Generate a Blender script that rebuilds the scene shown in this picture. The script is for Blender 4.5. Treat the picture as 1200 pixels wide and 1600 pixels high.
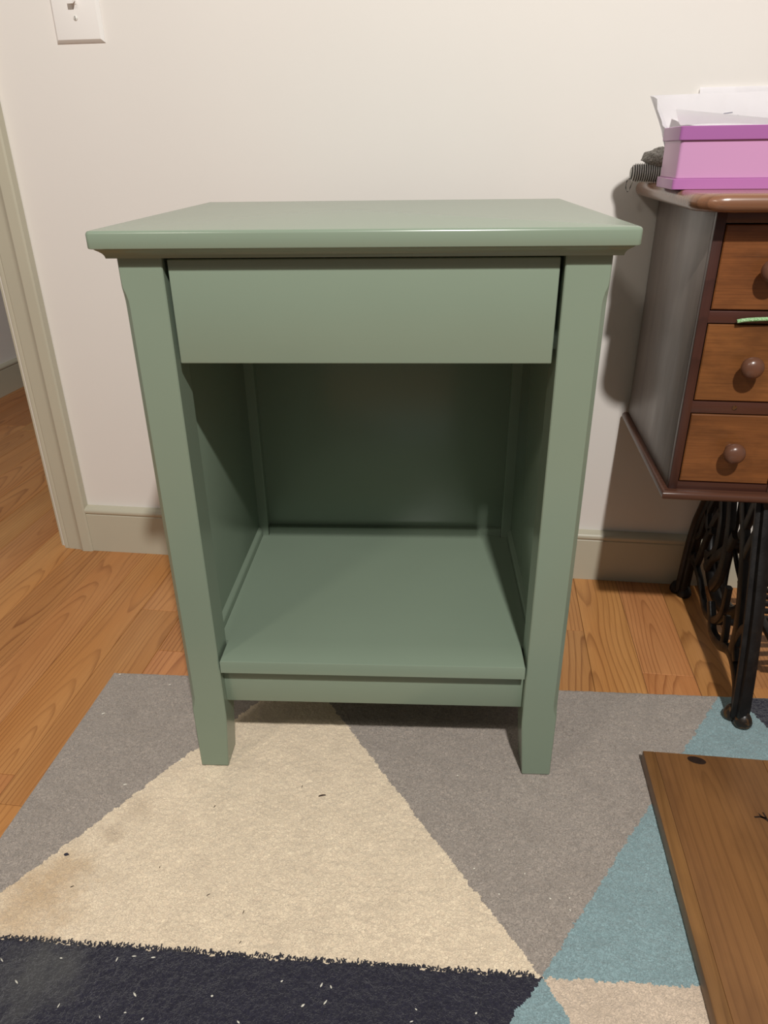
import bpy, bmesh, math, random
import numpy as np
from mathutils import Vector, Matrix, noise

for o in list(bpy.data.objects):
    bpy.data.objects.remove(o, do_unlink=True)
SC = bpy.context.scene
COL = SC.collection

# ------------------------------------------------------------------ camera
cam_d = bpy.data.cameras.new('camera')
cam = bpy.data.objects.new('camera', cam_d)
COL.objects.link(cam)
cam_d.sensor_fit = 'VERTICAL'
cam_d.sensor_height = 24.0
cam_d.lens = 1127.16 / 1600.0 * 24.0
cam_d.clip_start = 0.02
_r = Vector((0.991177, 0.132005, -0.011958))
_u = Vector((-0.048251, 0.443375, 0.895037))
_f = Vector((-0.123451, 0.886563, -0.445833))
cam.matrix_world = Matrix(((_r.x, _u.x, -_f.x, 0.0908), (_r.y, _u.y, -_f.y, -1.2721),
                           (_r.z, _u.z, -_f.z, 0.7594), (0, 0, 0, 1)))
SC.camera = cam

# ------------------------------------------------------------------ world, light, exposure
w = bpy.data.worlds.new('world')
SC.world = w
w.use_nodes = True
w.node_tree.nodes['Background'].inputs[0].default_value = (1.0, 0.95, 0.90, 1)
w.node_tree.nodes['Background'].inputs[1].default_value = 0.145

ld = bpy.data.lights.new('ceiling_light', 'POINT')
ld.energy = 174
ld.color = (1.0, 0.968, 0.925)
ld.shadow_soft_size = 0.035
lo = bpy.data.objects.new('ceiling_light', ld)
lo.location = (0.386, -1.85, 2.07)
COL.objects.link(lo)

ld2 = bpy.data.lights.new('fill_light', 'POINT')  # added fill to brighten the left wall; stands for no real lamp
ld2.energy = 26
ld2.color = (1.0, 0.91, 0.79)
ld2.shadow_soft_size = 0.12
lo2 = bpy.data.objects.new('fill_light', ld2)
lo2.location = (-1.0, -2.0, 2.0)
COL.objects.link(lo2)

SC.view_settings.view_transform = 'Standard'
SC.view_settings.look = 'None'
SC.view_settings.gamma = 1.0
SC.view_settings.use_curve_mapping = False
SC.view_settings.exposure = 0.0

# ------------------------------------------------------------------ material helpers
def lin(c):
    return tuple((x / 255 / 12.92) if x / 255 <= 0.04045 else ((x / 255 + 0.055) / 1.055) ** 2.4 for x in c) + (1,)

class NT:
    def __init__(s, name):
        s.m = bpy.data.materials.new(name)
        s.m.use_nodes = True
        s.t = s.m.node_tree
        s.b = s.t.nodes['Principled BSDF']
    def n(s, typ, **kw):
        nd = s.t.nodes.new(typ)
        for k, v in kw.items():
            if k.startswith('i_'):
                nd.inputs[k[2:].replace('_', ' ')].default_value = v
            else:
                setattr(nd, k, v)
        return nd
    def l(s, a, b):
        s.t.links.new(a, b)
    def math(s, op, a, b=None, c=None):
        nd = s.n('ShaderNodeMath', operation=op)
        for i, x in enumerate((a, b, c)):
            if x is None: continue
            if isinstance(x, (int, float)): nd.inputs[i].default_value = x
            else: s.l(x, nd.inputs[i])
        return nd.outputs[0]
    def noise(s, vec, scale, detail=3, rough=0.55, dist=0.0):
        nd = s.n('ShaderNodeTexNoise')
        nd.inputs['Scale'].default_value = scale
        nd.inputs['Detail'].default_value = detail
        nd.inputs['Roughness'].default_value = rough
        nd.inputs['Distortion'].default_value = dist
        if vec is not None: s.l(vec, nd.inputs['Vector'])
        return nd.outputs['Fac']
    def mapr(s, val, a, b, c=0.0, d=1.0):
        nd = s.n('ShaderNodeMapRange')
        nd.inputs[1].default_value = a; nd.inputs[2].default_value = b
        nd.inputs[3].default_value = c; nd.inputs[4].default_value = d
        s.l(val, nd.inputs[0])
        return nd.outputs[0]
    def mix(s, fac, a, b, mode='MIX'):
        nd = s.n('ShaderNodeMix', data_type='RGBA', blend_type=mode)
        if isinstance(fac, (int, float)): nd.inputs[0].default_value = fac
        else: s.l(fac, nd.inputs[0])
        for i, x in ((6, a), (7, b)):
            if isinstance(x, tuple): nd.inputs[i].default_value = x
            else: s.l(x, nd.inputs[i])
        return nd.outputs[2]
    def obj(s):
        return s.n('ShaderNodeTexCoord').outputs['Object']
    def scaled(s, vec, sc, loc=(0, 0, 0)):
        nd = s.n('ShaderNodeMapping')
        nd.inputs['Scale'].default_value = sc
        nd.inputs['Location'].default_value = loc
        s.l(vec, nd.inputs['Vector'])
        return nd.outputs[0]
    def bump(s, h, strength, dist=0.001):
        nd = s.n('ShaderNodeBump')
        nd.inputs['Strength'].default_value = strength
        nd.inputs['Distance'].default_value = dist
        s.l(h, nd.inputs['Height'])
        s.l(nd.outputs[0], s.b.inputs['Normal'])
    def set(s, **kw):
        for k, v in kw.items():
            s.b.inputs[k.replace('_', ' ')].default_value = v

def paint(name, rgb, rough=0.45, vary=0.06, bscale=(30, 30, 30), bstr=0.1, spec=0.5, nscale=3.0):
    t = NT(name)
    o = t.obj()
    base = lin(rgb)
    dark = tuple(c * (1 - vary) for c in base[:3]) + (1,)
    lite = tuple(min(1, c * (1 + vary)) for c in base[:3]) + (1,)
    n = t.noise(o, nscale, 4)
    t.l(t.mix(t.mapr(n, 0.3, 0.7), dark, lite), t.b.inputs['Base Color'])
    t.set(Roughness=rough)
    t.b.inputs['Specular IOR Level'].default_value = spec
    if bstr > 0:
        t.bump(t.noise(t.scaled(o, bscale), 1.0, 4), bstr)
    return t.m

def wood(name, pale, mid, dark, rough=0.3, along='Y', ring=420, rnd=True, tint=0.18, bstr=0.12, spec=0.5,
         tilt=0.10, waver=0.02, contrast=(0.25, 0.95), fine=0.5, coat=0.0, depth=0.05, rvary=None, amt=0.62, sharp=1.6, blotch=None):
    """Sawn timber: growth rings cut at a slant (cathedral figure), fine pores, tone per piece."""
    t = NT(name)
    o = t.obj()
    if along == 'X':
        sw = t.n('ShaderNodeSeparateXYZ'); t.l(o, sw.inputs[0])
        cb = t.n('ShaderNodeCombineXYZ')
        t.l(sw.outputs[1], cb.inputs[0]); t.l(sw.outputs[0], cb.inputs[1]); t.l(sw.outputs[2], cb.inputs[2]); o = cb.outputs[0]
    elif along == 'Z':
        sw = t.n('ShaderNodeSeparateXYZ'); t.l(o, sw.inputs[0])
        cb = t.n('ShaderNodeCombineXYZ')
        a = t.math('ADD', sw.outputs[0], sw.outputs[1])
        t.l(a, cb.inputs[0]); t.l(sw.outputs[2], cb.inputs[1]); o = cb.outputs[0]
    inf = t.n('ShaderNodeObjectInfo').outputs['Random']
    r1 = inf if rnd else 0.37
    rs = t.math('MULTIPLY', r1, 37.0)
    off = t.n('ShaderNodeCombineXYZ')
    t.l(rs, off.inputs[0]); t.l(t.math('MULTIPLY', r1, 91.0), off.inputs[1]); t.l(rs, off.inputs[2])
    add = t.n('ShaderNodeVectorMath', operation='ADD'); t.l(o, add.inputs[0]); t.l(off.outputs[0], add.inputs[1])
    so = add.outputs[0]
    sx = t.n('ShaderNodeSeparateXYZ'); t.l(o, sx.inputs[0])
    n1 = t.noise(t.scaled(so, (6, 1.3, 6)), 1.0, 2, 0.5)
    n2 = t.noise(t.scaled(so, (30, 3, 30)), 1.0, 2, 0.5)
    wob = t.math('ADD', t.math('MULTIPLY', t.math('SUBTRACT', n1, 0.5), waver * 4), t.math('MULTIPLY', t.math('SUBTRACT', n2, 0.5), waver * 0.35))
    cx = t.math('ADD', sx.outputs[0], t.math('MULTIPLY', t.math('SUBTRACT', t.math('FRACT', t.math('MULTIPLY', r1, 17.3)), 0.5), 0.09))
    dz = t.math('ADD', t.math('ADD', t.math('MULTIPLY', sx.outputs[1], tilt), depth), wob)
    rad = t.math('SQRT', t.math('ADD', t.math('MULTIPLY', cx, cx), t.math('MULTIPLY', dz, dz)))
    rings = t.math('FRACT', t.math('MULTIPLY', rad, ring / 6.283))
    saw = t.math('POWER', rings, sharp)
    edge = t.mapr(rings, 0.90, 1.0, 1.0, 0.0)
    band = t.math('MULTIPLY', saw, edge)
    pore = t.noise(t.scaled(so, (700, 12, 700)), 1.0, 3, 0.6)
    big = t.noise(t.scaled(so, (9, 1.2, 9)), 1.0, 3, 0.5)
    c1 = t.mix(t.mapr(big, 0.3, 0.7), lin(pale), lin(mid))
    fade = t.mapr(t.noise(t.scaled(so, (22, 2.2, 22)), 1.0, 3, 0.6), 0.3, 0.68, 0.25, 1.0)
    fac = t.math('MULTIPLY', t.math('MULTIPLY', t.mapr(band, contrast[0], contrast[1]), amt), fade)
    c2 = t.mix(fac, c1, lin(dark))
    c3 = t.mix(t.math('MULTIPLY', t.mapr(pore, 0.45, 0.75), fine * 0.5), c2, lin(dark))
    if blotch:
        c3 = t.mix(t.math('MULTIPLY', t.mapr(t.noise(t.scaled(so, blotch[0]), 1.0, 4, 0.6), 0.42, 0.66), blotch[1]), c3, lin(dark))
    hsv = t.n('ShaderNodeHueSaturation')
    t.l(c3, hsv.inputs['Color'])
    t.l(t.math('ADD', t.math('MULTIPLY', t.math('FRACT', t.math('MULTIPLY', r1, 7.7)), tint * 2), 1 - tint), hsv.inputs['Value'])
    t.l(t.math('ADD', t.math('MULTIPLY', t.math('FRACT', t.math('MULTIPLY', r1, 23.1)), 0.012), 0.494), hsv.inputs['Hue'])
    t.l(hsv.outputs[0], t.b.inputs['Base Color'])
    if rvary:
        t.l(t.mapr(t.noise(t.scaled(so, rvary[0]), 1.0, 4, 0.6), 0.3, 0.7, rvary[1], rvary[2]), t.b.inputs['Roughness'])
    else:
        t.set(Roughness=rough)
    t.b.inputs['Specular IOR Level'].default_value = spec
    t.b.inputs['Coat Weight'].default_value = coat
    t.b.inputs['Coat Roughness'].default_value = 0.15
    if bstr > 0:
        t.bump(t.math('ADD', pore, t.math('MULTIPLY', band, 0.6)), bstr, 0.0006)
    return t.m

# ------------------------------------------------------------------ mesh helpers
def link(name, me, m, parent=None, smooth=False):
    o = bpy.data.objects.new(name, me)
    COL.objects.link(o)
    if m: 
        me.materials.clear(); me.materials.append(m)
    if parent: o.parent = parent
    if smooth:
        me.polygons.foreach_set('use_smooth', [True] * len(me.polygons))
    return o

def build(name, bm, m, parent=None, smooth=False, angle=None):
    bmesh.ops.recalc_face_normals(bm, faces=bm.faces[:])
    me = bpy.data.meshes.new(name)
    bm.to_mesh(me); bm.free()
    o = link(name, me, m, parent, smooth)
    if angle: me.set_sharp_from_angle(angle=math.radians(angle))
    return o

def bbox(bm, x0, x1, y0, y1, z0, z1, bev=0.0, seg=2):
    r = bmesh.ops.create_cube(bm, size=1.0)
    vs = r['verts']
    for v in vs:
        v.co = Vector((x0 + (v.co.x + 0.5) * (x1 - x0), y0 + (v.co.y + 0.5) * (y1 - y0), z0 + (v.co.z + 0.5) * (z1 - z0)))
    if bev > 0:
        es = list({e for v in vs for e in v.link_edges})
        bmesh.ops.bevel(bm, geom=es, offset=bev, segments=seg, profile=0.5, affect='EDGES')

def box(name, x0, x1, y0, y1, z0, z1, m, parent=None, bev=0.0, seg=2):
    bm = bmesh.new()
    bbox(bm, x0, x1, y0, y1, z0, z1, bev, seg)
    return build(name, bm, m, parent, smooth=bev > 0, angle=35 if bev > 0 else None)

def loft(bm, secs, closed=False, cap=True):
    rings = [[bm.verts.new(p) for p in s] for s in secs]
    n = len(rings[0])
    rng = range(len(rings)) if closed else range(len(rings) - 1)
    for i in rng:
        a, b = rings[i], rings[(i + 1) % len(rings)]
        for j in range(n):
            bm.faces.new((a[j], a[(j + 1) % n], b[(j + 1) % n], b[j]))
    if cap and not closed:
        bm.faces.new(list(reversed(rings[0]))); bm.faces.new(rings[-1])

def lathe_pts(prof, axis='Z', n=24, c=(0, 0, 0)):
    secs = []
    for r, h in prof:
        s = []
        for k in range(n):
            a = 2 * math.pi * k / n
            x, y = r * math.cos(a), r * math.sin(a)
            s.append({'Z': (c[0] + x, c[1] + y, c[2] + h), 'Y': (c[0] + x, c[1] + h, c[2] + y), 'X': (c[0] + h, c[1] + x, c[2] + y)}[axis])
        secs.append(s)
    return secs

def smooth_pts(pts, sub=6):
    P = [Vector(p) for p in pts]
    out = []
    for i in range(len(P) - 1):
        p0 = P[max(i - 1, 0)]; p1 = P[i]; p2 = P[i + 1]; p3 = P[min(i + 2, len(P) - 1)]
        for k in range(sub):
            t = k / sub
            out.append(0.5 * ((2 * p1) + (p2 - p0) * t + (2 * p0 - 5 * p1 + 4 * p2 - p3) * t * t + (3 * p1 - p0 - 3 * p2 + p3) * t ** 3))
    out.append(P[-1])
    return out

def sweep(bm, pts, a, b=None, up=(1, 0, 0), n=10, closed=False, taper=None, power=1.0):
    """Tube along pts; a = half width across, b = half thickness along 'up'."""
    b = b or a
    up = Vector(up)
    secs = []
    N = len(pts)
    for i, p in enumerate(pts):
        p = Vector(p)
        if closed: t = Vector(pts[(i + 1) % N]) - Vector(pts[i - 1])
        else: t = Vector(pts[min(i + 1, N - 1)]) - Vector(pts[max(i - 1, 0)])
        t.normalize()
        s = t.cross(up); s.normalize()
        u2 = s.cross(t)
        k = taper(i / (N - 1)) if taper else 1.0
        sec = []
        for j in range(n):
            an = 2 * math.pi * j / n
            ca, sa = math.cos(an), math.sin(an)
            ca = math.copysign(abs(ca) ** power, ca); sa = math.copysign(abs(sa) ** power, sa)
            sec.append(p + s * (a * k * ca) + u2 * (b * k * sa))
        secs.append(sec)
    loft(bm, secs, closed=closed)

def rrect(x0, x1, y0, y1, r, z, n=5):
    out = []
    for cx_, cy_, a0 in ((x1 - r, y1 - r, 0), (x0 + r, y1 - r, 90), (x0 + r, y0 + r, 180), (x1 - r, y0 + r, 270)):
        for i in range(n):
            a = math.radians(a0 + 90 * i / (n - 1)); out.append((cx_ + r * math.cos(a), cy_ + r * math.sin(a), z))
    return out

def empty(name, loc=(0, 0, 0), rz=0.0):
    o = bpy.data.objects.new(name, None)
    COL.objects.link(o)
    o.location = loc; o.rotation_euler = (0, 0, rz)
    o.empty_display_size = 0.05
    return o

def tag(o, label, cat, group=None, kind=None):
    if label: o['label'] = label
    if cat: o['category'] = cat
    if group: o['group'] = group
    if kind: o['kind'] = kind
    return o

def struct(o, label=None):
    o['kind'] = 'structure'
    if label: o['label'] = label
    return o

R = random.Random(7)

# ------------------------------------------------------------------ materials
M_wall = paint('wall_paint', (232, 227, 221), rough=0.6, vary=0.012, bscale=(60, 60, 60), bstr=0.10, spec=0.3)
M_white = paint('ceiling_paint', (238, 234, 226), rough=0.8, vary=0.01, bstr=0.0)
M_trim = paint('trim_paint', (193, 188, 168), rough=0.38, vary=0.03, bscale=(20, 20, 4), bstr=0.06)
M_green = paint('sage_green_paint', (130, 145, 127), rough=0.25, vary=0.03, bscale=(8, 160, 160), bstr=0.05, spec=0.5)
M_plank = wood('oiled_fir_floor', (206, 149, 94), (190, 127, 72), (126, 72, 36), rough=0.34, ring=1000, tint=0.13, tilt=0.045, waver=0.026, spec=0.4, depth=0.030, amt=0.95, sharp=2.4, blotch=((26, 3, 26), 0.16))
M_sub = paint('subfloor', (150, 100, 60), rough=0.6, bstr=0)
M_board = wood('dark_stained_pine', (154, 112, 66), (136, 96, 56), (78, 50, 28), rough=0.40, ring=620, tint=0.08, tilt=0.05, waver=0.03, depth=0.02, spec=0.35, amt=0.5, sharp=2.2, blotch=((14, 5, 14), 0.45))
M_mahog = wood('varnished_walnut', (142, 88, 50), (122, 72, 38), (60, 34, 20), rough=0.34, along='X', ring=900, tint=0.08, tilt=0.06, waver=0.05, spec=0.5, fine=0.9, blotch=((40, 14, 40), 0.45))
M_rail = wood('dark_varnished_rail', (88, 54, 42), (74, 44, 35), (42, 24, 20), rough=0.3, along='X', ring=700, tint=0.08, waver=0.03)
M_stile = wood('dark_varnished_stile', (80, 50, 40), (68, 41, 34), (40, 24, 20), rough=0.3, along='Z', ring=700, tint=0.08, waver=0.03)
M_side = wood('reflection_grey_side', (130, 118, 110), (114, 102, 96), (92, 80, 74), rough=0.3, along='Z', ring=120, tint=0.03, waver=0.08, fine=0.15, bstr=0.0, blotch=((16, 6, 16), 0.5),
              rvary=((14, 3, 14), 0.28, 0.45), spec=0.8)  # brown varnish coloured grey for the wall reflected in it, plus smudges
M_top = wood('glossy_walnut_top', (150, 110, 80), (128, 90, 64), (78, 52, 38), rough=0.27, along='X', ring=700, tint=0.03, waver=0.04, spec=0.6, coat=0.3)
M_knob = paint('turned_wood_knob', (104, 70, 54), rough=0.28, vary=0.1, nscale=60, bstr=0.03)
M_switch = paint('white_plastic', (242, 238, 234), rough=0.35, vary=0.0, bstr=0)
M_screw = paint('painted_screw', (225, 222, 215), rough=0.3, vary=0.0, bstr=0)
M_dark = paint('dark_gap', (20, 16, 14), rough=0.8, bstr=0)

def iron():
    t = NT('black_cast_iron')
    o = t.obj()
    n = t.noise(o, 60, 4)
    t.l(t.mix(t.mapr(n, 0.45, 0.75), lin((16, 14, 14)), lin((32, 28, 26))), t.b.inputs['Base Color'])
    t.l(t.mapr(t.noise(o, 25, 3), 0.3, 0.7, 0.32, 0.6), t.b.inputs['Roughness'])
    t.b.inputs['Specular IOR Level'].default_value = 0.35
    t.bump(t.noise(o, 300, 3), 0.25, 0.001)
    return t.m
M_iron = iron()

def worn_brass():
    t = NT('worn_bronze_foot')
    o = t.obj()
    n = t.noise(o, 110, 3)
    k = t.mapr(n, 0.5, 0.62)
    t.l(t.mix(k, lin((34, 27, 22)), lin((132, 100, 70))), t.b.inputs['Base Color'])
    t.l(k, t.b.inputs['Metallic'])
    t.set(Roughness=0.38)
    return t.m
M_foot = worn_brass()

def plastic(name, rgb, rough=0.35):
    return paint(name, rgb, rough=rough, vary=0.02, bstr=0.0)
M_lid = plastic('orchid_plastic_lid', (168, 104, 164), 0.3)
M_rim = plastic('orchid_plastic_rim', (186, 118, 178), 0.3)
M_boxb = plastic('pink_plastic_body', (206, 152, 194), 0.33)
M_paper = paint('white_paper', (252, 250, 252), rough=0.7, vary=0.01, bscale=(12, 12, 12), bstr=0.05, spec=0.2)
M_ink = paint('grey_ink', (120, 122, 140), rough=0.6, bstr=0)

# ------------------------------------------------------------------ the setting
ZC = 2.3
def multi(name, boxes, m):
    bm = bmesh.new()
    for b in boxes: bbox(bm, *b)
    return struct(build(name, bm, m))

multi('wall_back', [(-0.793, 2.1, 0, 0.11, -0.02, ZC), (-1.50, -0.793, 0, 0.11, 1.88, ZC), (-2.0, -1.50, 0, 0.11, -0.02, ZC)], M_wall)
multi('wall_hall', [(-1.70, -1.60, 0.11, 2.6, -0.02, ZC)], M_wall)
multi('wall_hall_end', [(-1.70, 2.2, 2.6, 2.7, -0.02, ZC)], M_wall)
multi('wall_hall_side', [(2.1, 2.2, 0.11, 2.6, -0.02, ZC)], M_wall)
multi('hall_darkening_ceiling', [(-1.70, 2.2, 0.11, 2.7, ZC, ZC + 0.1)], M_white)  # unseen, added over the hall alone to darken it

floor = multi('floor', [(-2.1, 2.2, -3.4, 2.7, -0.06, -0.0125)], M_sub)
PW = 0.081
row0 = 0.374
known = {0: [-0.296, 0.9], -1: [-1.05, 0.6], -2: [-0.190, 1.0, -1.2], -11: [-0.215, -0.668, 0.45, -1.5], -10: [-0.33, 0.5, -1.1],
         -12: [0.62, -0.62], -13: [0.2, -0.95]}
PX0, PX1, PY0, PY1 = -1.62, 1.75, -1.6, 2.0
k = math.floor((PX0 - row0) / PW)
while row0 + k * PW < PX1:
    xa = row0 + k * PW
    if k in known: cuts = sorted(known[k])
    else:
        cuts = []; y = PY0 + R.uniform(0.1, 0.9)
        while y < PY1 - 0.2:
            cuts.append(y); y += R.uniform(0.55, 1.35)
    ys = [PY0] + cuts + [PY1]
    for a, b in zip(ys[:-1], ys[1:]):
        hx, hy = PW / 2 - 0.0003, (b - a) / 2 - 0.0003
        c = 0.0008
        bm = bmesh.new()
        secs = [[(-hx, -hy, -0.0125), (hx, -hy, -0.0125), (hx, hy, -0.0125), (-hx, hy, -0.0125)],
                [(-hx, -hy, -c * 0.6), (hx, -hy, -c * 0.6), (hx, hy, -c * 0.6), (-hx, hy, -c * 0.6)],
                [(-hx + c, -hy + c, 0), (hx - c, -hy + c, 0), (hx - c, hy - c, 0), (-hx + c, hy - c, 0)]]
        loft(bm, secs)
        p = build('floor_plank', bm, M_plank, floor)
        p.location = (xa + PW / 2, (a + b) / 2, R.uniform(-0.0003, 0))
    k += 1

def skirting(name, path, m):
    """path = list of (x, y) at wall face, profile goes out by normal; straight run."""
    (x0, y0), (x1, y1), (nx, ny) = path
    prof = [(0, 0), (0.014, 0), (0.014, 0.086), (0.0125, 0.0875), (0.0125, 0.089), (0.0155, 0.0905), (0.017, 0.094), (0.016, 0.098), (0.012, 0.1015), (0, 0.1035)]
    bm = bmesh.new()
    secs = [[(x + nx * d, y + ny * d, z) for d, z in prof] for x, y in ((x0, y0), (x1, y1))]
    loft(bm, secs)
    return struct(build(name, bm, m, smooth=True, angle=40))
skirting('baseboard_back', ((-0.7165, 0), (2.1, 0), (0, -1)), M_trim)
skirting('baseboard_hall', ((-1.60, 0.11), (-1.60, 2.6), (1, 0)), M_trim)

# door casing and jamb
prof = [(-0.7165, 0), (-0.7165, -0.0155), (-0.7195, -0.018), (-0.738, -0.0185), (-0.7425, -0.0155), (-0.747, -0.0125), (-0.752, -0.0118),
        (-0.774, -0.0105), (-0.7765, -0.0085), (-0.7795, -0.0095), (-0.7845, -0.009), (-0.787, -0.006), (-0.787, 0)]
bm = bmesh.new()
loft(bm, [[(x, y, z) for x, y in prof] for z in (0.0, 1.95)])
struct(build('trim_1', bm, M_trim, smooth=True, angle=30))
bm = bmesh.new(); bbox(bm, -0.797, -0.7925, -0.0005, 0.1105, 0, 1.88, 0.001)
bbox(bm, -0.81, -0.797, 0.04, 0.075, 0, 1.86, 0.001)
struct(build('trim_2', bm, M_trim))

# ------------------------------------------------------------------ light switch
sw = empty('light_switch', (-0.557, 0, 0.9192))
tag(sw, 'white toggle light switch with screwed plate on the cream wall', 'light switch')
bm = bmesh.new()
H = 0.125
secs = []
for ins, y in ((0, 0), (0, -0.0012), (0.0012, -0.003), (0.0045, -0.0062), (0.006, -0.0066)):
    secs.append([(-0.04 + ins, y, ins), (0.04 - ins, y, ins), (0.04 - ins, y, H - ins), (-0.04 + ins, y, H - ins)])
loft(bm, secs)
build('cover_plate', bm, M_switch, sw, smooth=True, angle=25)
bm = bmesh.new(); bbox(bm, -0.0055, 0.0055, -0.0074, -0.0064, H / 2 - 0.0125, H / 2 + 0.0125, 0.0004)
build('toggle_slot', bm, M_switch, sw)
bm = bmesh.new()
loft(bm, [[(-0.0046 * k, y, z + dz) for k, dz in ((-1, -h), (1, -h), (1, h), (-1, h))] for y, z, h in ((-0.006, H / 2 - 0.001, 0.006), (-0.012, H / 2 - 0.005, 0.0055), (-0.017, H / 2 - 0.0085, 0.0045))])
build('toggle', bm, M_switch, sw)
for z in (H / 2 - 0.0302, H / 2 + 0.0302):
    bm = bmesh.new()
    loft(bm, lathe_pts([(0.0034, -0.0064), (0.0034, -0.0074), (0.0026, -0.0081), (0.001, -0.0083)], 'Y', 18, (0, 0, z)))
    s = build('screw', bm, M_screw, sw, smooth=True, angle=40)
    box('screw_slot', -0.0004, 0.0004, -0.0085, -0.0082, z - 0.0024, z + 0.0024, M_dark, s)

# ------------------------------------------------------------------ nightstand
ns = empty('nightstand', (-0.0276, -0.5578, 0.006), math.radians(4.8247))
tag(ns, 'sage green painted wooden nightstand with one drawer and an open shelf', 'nightstand')
ZT = 0.6913
W, O, DB = 0.2573, 0.0182, 0.4217
# tabletop slab
bm = bmesh.new()
def slab_ring(e, z): return rrect(-W + e, W - e, -O + e, DB - e, 0.004, z)
loft(bm, [slab_ring(0.0012, 0.6750), slab_ring(0.0003, 0.6754), slab_ring(0.0, 0.6762), slab_ring(0.0, 0.6880), slab_ring(0.0004, 0.6896), slab_ring(0.0014, 0.6908), slab_ring(0.0030, ZT)])
build('tabletop', bm, M_green, ns, smooth=True, angle=35)
# cove moulding under the slab (mitred frame)
bm = bmesh.new()
cov = [(0.0040, 0.6753), (0.0052, 0.6738), (0.0076, 0.6722), (0.0098, 0.6702), (0.0112, 0.668), (0.0118, 0.6655), (0.040, 0.6655), (0.040, 0.6753)]
cs = []
for sx, sy in ((-1, -1), (1, -1), (1, 1), (-1, 1)):
    cs.append([(sx * (W - d), (-O + d) if sy < 0 else (DB - d), z) for d, z in cov])
loft(bm, cs, closed=True)
build('cove_moulding', bm, M_green, ns, smooth=True, angle=35)

def leg(x0, x1, y0, y1, ztop, ch, parent=ns):
    """ch: dict corner index -> (size, z_low, z_high) stopped chamfer. Corners: 0 (x0,y0) 1 (x1,y0) 2 (x1,y1) 3 (x0,y1). x0 = inner side."""
    zs = [0.0, 0.0015, 0.04, 0.078, 0.09, 0.096, 0.102, 0.11, 0.119, 0.16, 0.30, 0.45, 0.598, 0.608, 0.617, 0.624, 0.631, 0.637, 0.645, ztop]
    cor = [(x0, y0), (x1, y0), (x1, y1), (x0, y1)]
    bm = bmesh.new()
    secs = []
    for z in zs:
        t = max(0.0, (0.085 - z) / 0.085) * 0.0065
        e = 0.0012 if z < 0.001 else 0.0
        sgn = 1 if x1 > x0 else -1
        c2 = [(x0 + sgn * (t + e), y0 + e), (x1 - sgn * e, y0 + e), (x1 - sgn * e, y1 - e), (x0 + sgn * (t + e), y1 - e)]
        sec = []
        for i in range(4):
            p = Vector(c2[i]); a = Vector(c2[i - 1]); b = Vector(c2[(i + 1) % 4])
            s = 0.0011
            if i in ch:
                sz, zl, zh = ch[i]
                def stop(v): return 0 if v <= 0 else (1 if v >= 1 else math.sin(v * math.pi / 2))
                s = max(s, sz * min(stop((z - zl) / 0.022), stop((zh - z) / 0.022)))
            sec += [tuple(p + (a - p).normalized() * s) + (z,), tuple(p + (b - p).normalized() * s) + (z,)]
        secs.append(sec)
    loft(bm, secs)
    return build('leg', bm, M_green, parent, smooth=True, angle=25)
LI, LO = 0.1938, 0.2375
for s in (-1, 1):
    leg(s * LI, s * LO, 0.0, 0.042, 0.6655, {1: (0.0055, 0.098, 0.641)})
    leg(s * LI, s * LO, 0.335, 0.377, 0.6655, {2: (0.0055, 0.098, 0.641)})
    # framed side panel and its bottom rail
    box('side_panel', *sorted((s * 0.2085, s * 0.2225)), 0.040, 0.337, 0.10, 0.6655, M_green, ns, 0.0006)
    bm = bmesh.new()
    pr = [(0.2085, 0.1600), (0.2030, 0.1600), (0.2030, 0.1905), (0.2042, 0.1925), (0.2085, 0.1965)]
    loft(bm, [[(s * x, y, z) for x, z in pr] for y in (0.0425, 0.3345)])
    build('side_rail', bm, M_green, ns)
box('back_panel', -0.1945, 0.1945, 0.352, 0.362, 0.11, 0.66, M_green, ns, 0.0005)
bm = bmesh.new()
loft(bm, [[(x, y, z) for y, z in ((0.3525, 0.178), (0.3425, 0.178), (0.3425, 0.1915), (0.3440, 0.1925), (0.3525, 0.1925))] for x in (-0.1935, 0.1935)])
build('back_rail', bm, M_green, ns)
# shelf: notched round the front legs
bm = bmesh.new()
def shelf_ring(z, e):
    return [(-0.1915 + e, -0.0024 + e, z), (0.1915 - e, -0.0024 + e, z), (0.1915 - e, 0.0425, z), (0.2027, 0.0425, z), (0.2027, 0.3345, z), (0.193, 0.3345, z), (0.193, 0.351, z),
            (-0.193, 0.351, z), (-0.193, 0.3345, z), (-0.2027, 0.3345, z), (-0.2027, 0.0425, z), (-0.1915 + e, 0.0425, z)]
loft(bm, [shelf_ring(0.1624, 0.0012), shelf_ring(0.1634, 0.0), shelf_ring(0.1800, 0.0), shelf_ring(0.1809, 0.0004), shelf_ring(0.1814, 0.0014)])
build('shelf', bm, M_green, ns, smooth=True, angle=30)
box('apron', -0.1940, 0.1940, 0.0125, 0.030, 0.1055, 0.1626, M_green, ns, 0.0012)
box('drawer_rail', -0.1940, 0.1940, 0.012, 0.040, 0.6640, 0.6656, M_green, ns, 0.0)
# drawer: front board with the box behind it
bm = bmesh.new(); bbox(bm, -0.1898, 0.1898, 0.0035, 0.0215, 0.5605, 0.6632, 0.0014, 3)
dr = build('drawer', bm, M_green, ns, smooth=True, angle=35)
for s in (-1, 1):
    box('drawer_side', *sorted((s * 0.174, s * 0.186)), 0.0216, 0.33, 0.572, 0.652, M_green, dr, 0.001)
    box('drawer_runner', *sorted((s * 0.1865, s * 0.208)), 0.0425, 0.334, 0.566, 0.580, M_green, ns, 0.001)
box('drawer_bottom', -0.1738, 0.1738, 0.0216, 0.322, 0.578, 0.584, M_green, dr)
box('drawer_back', -0.1738, 0.1738, 0.3222, 0.33, 0.572, 0.645, M_green, dr)

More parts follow.
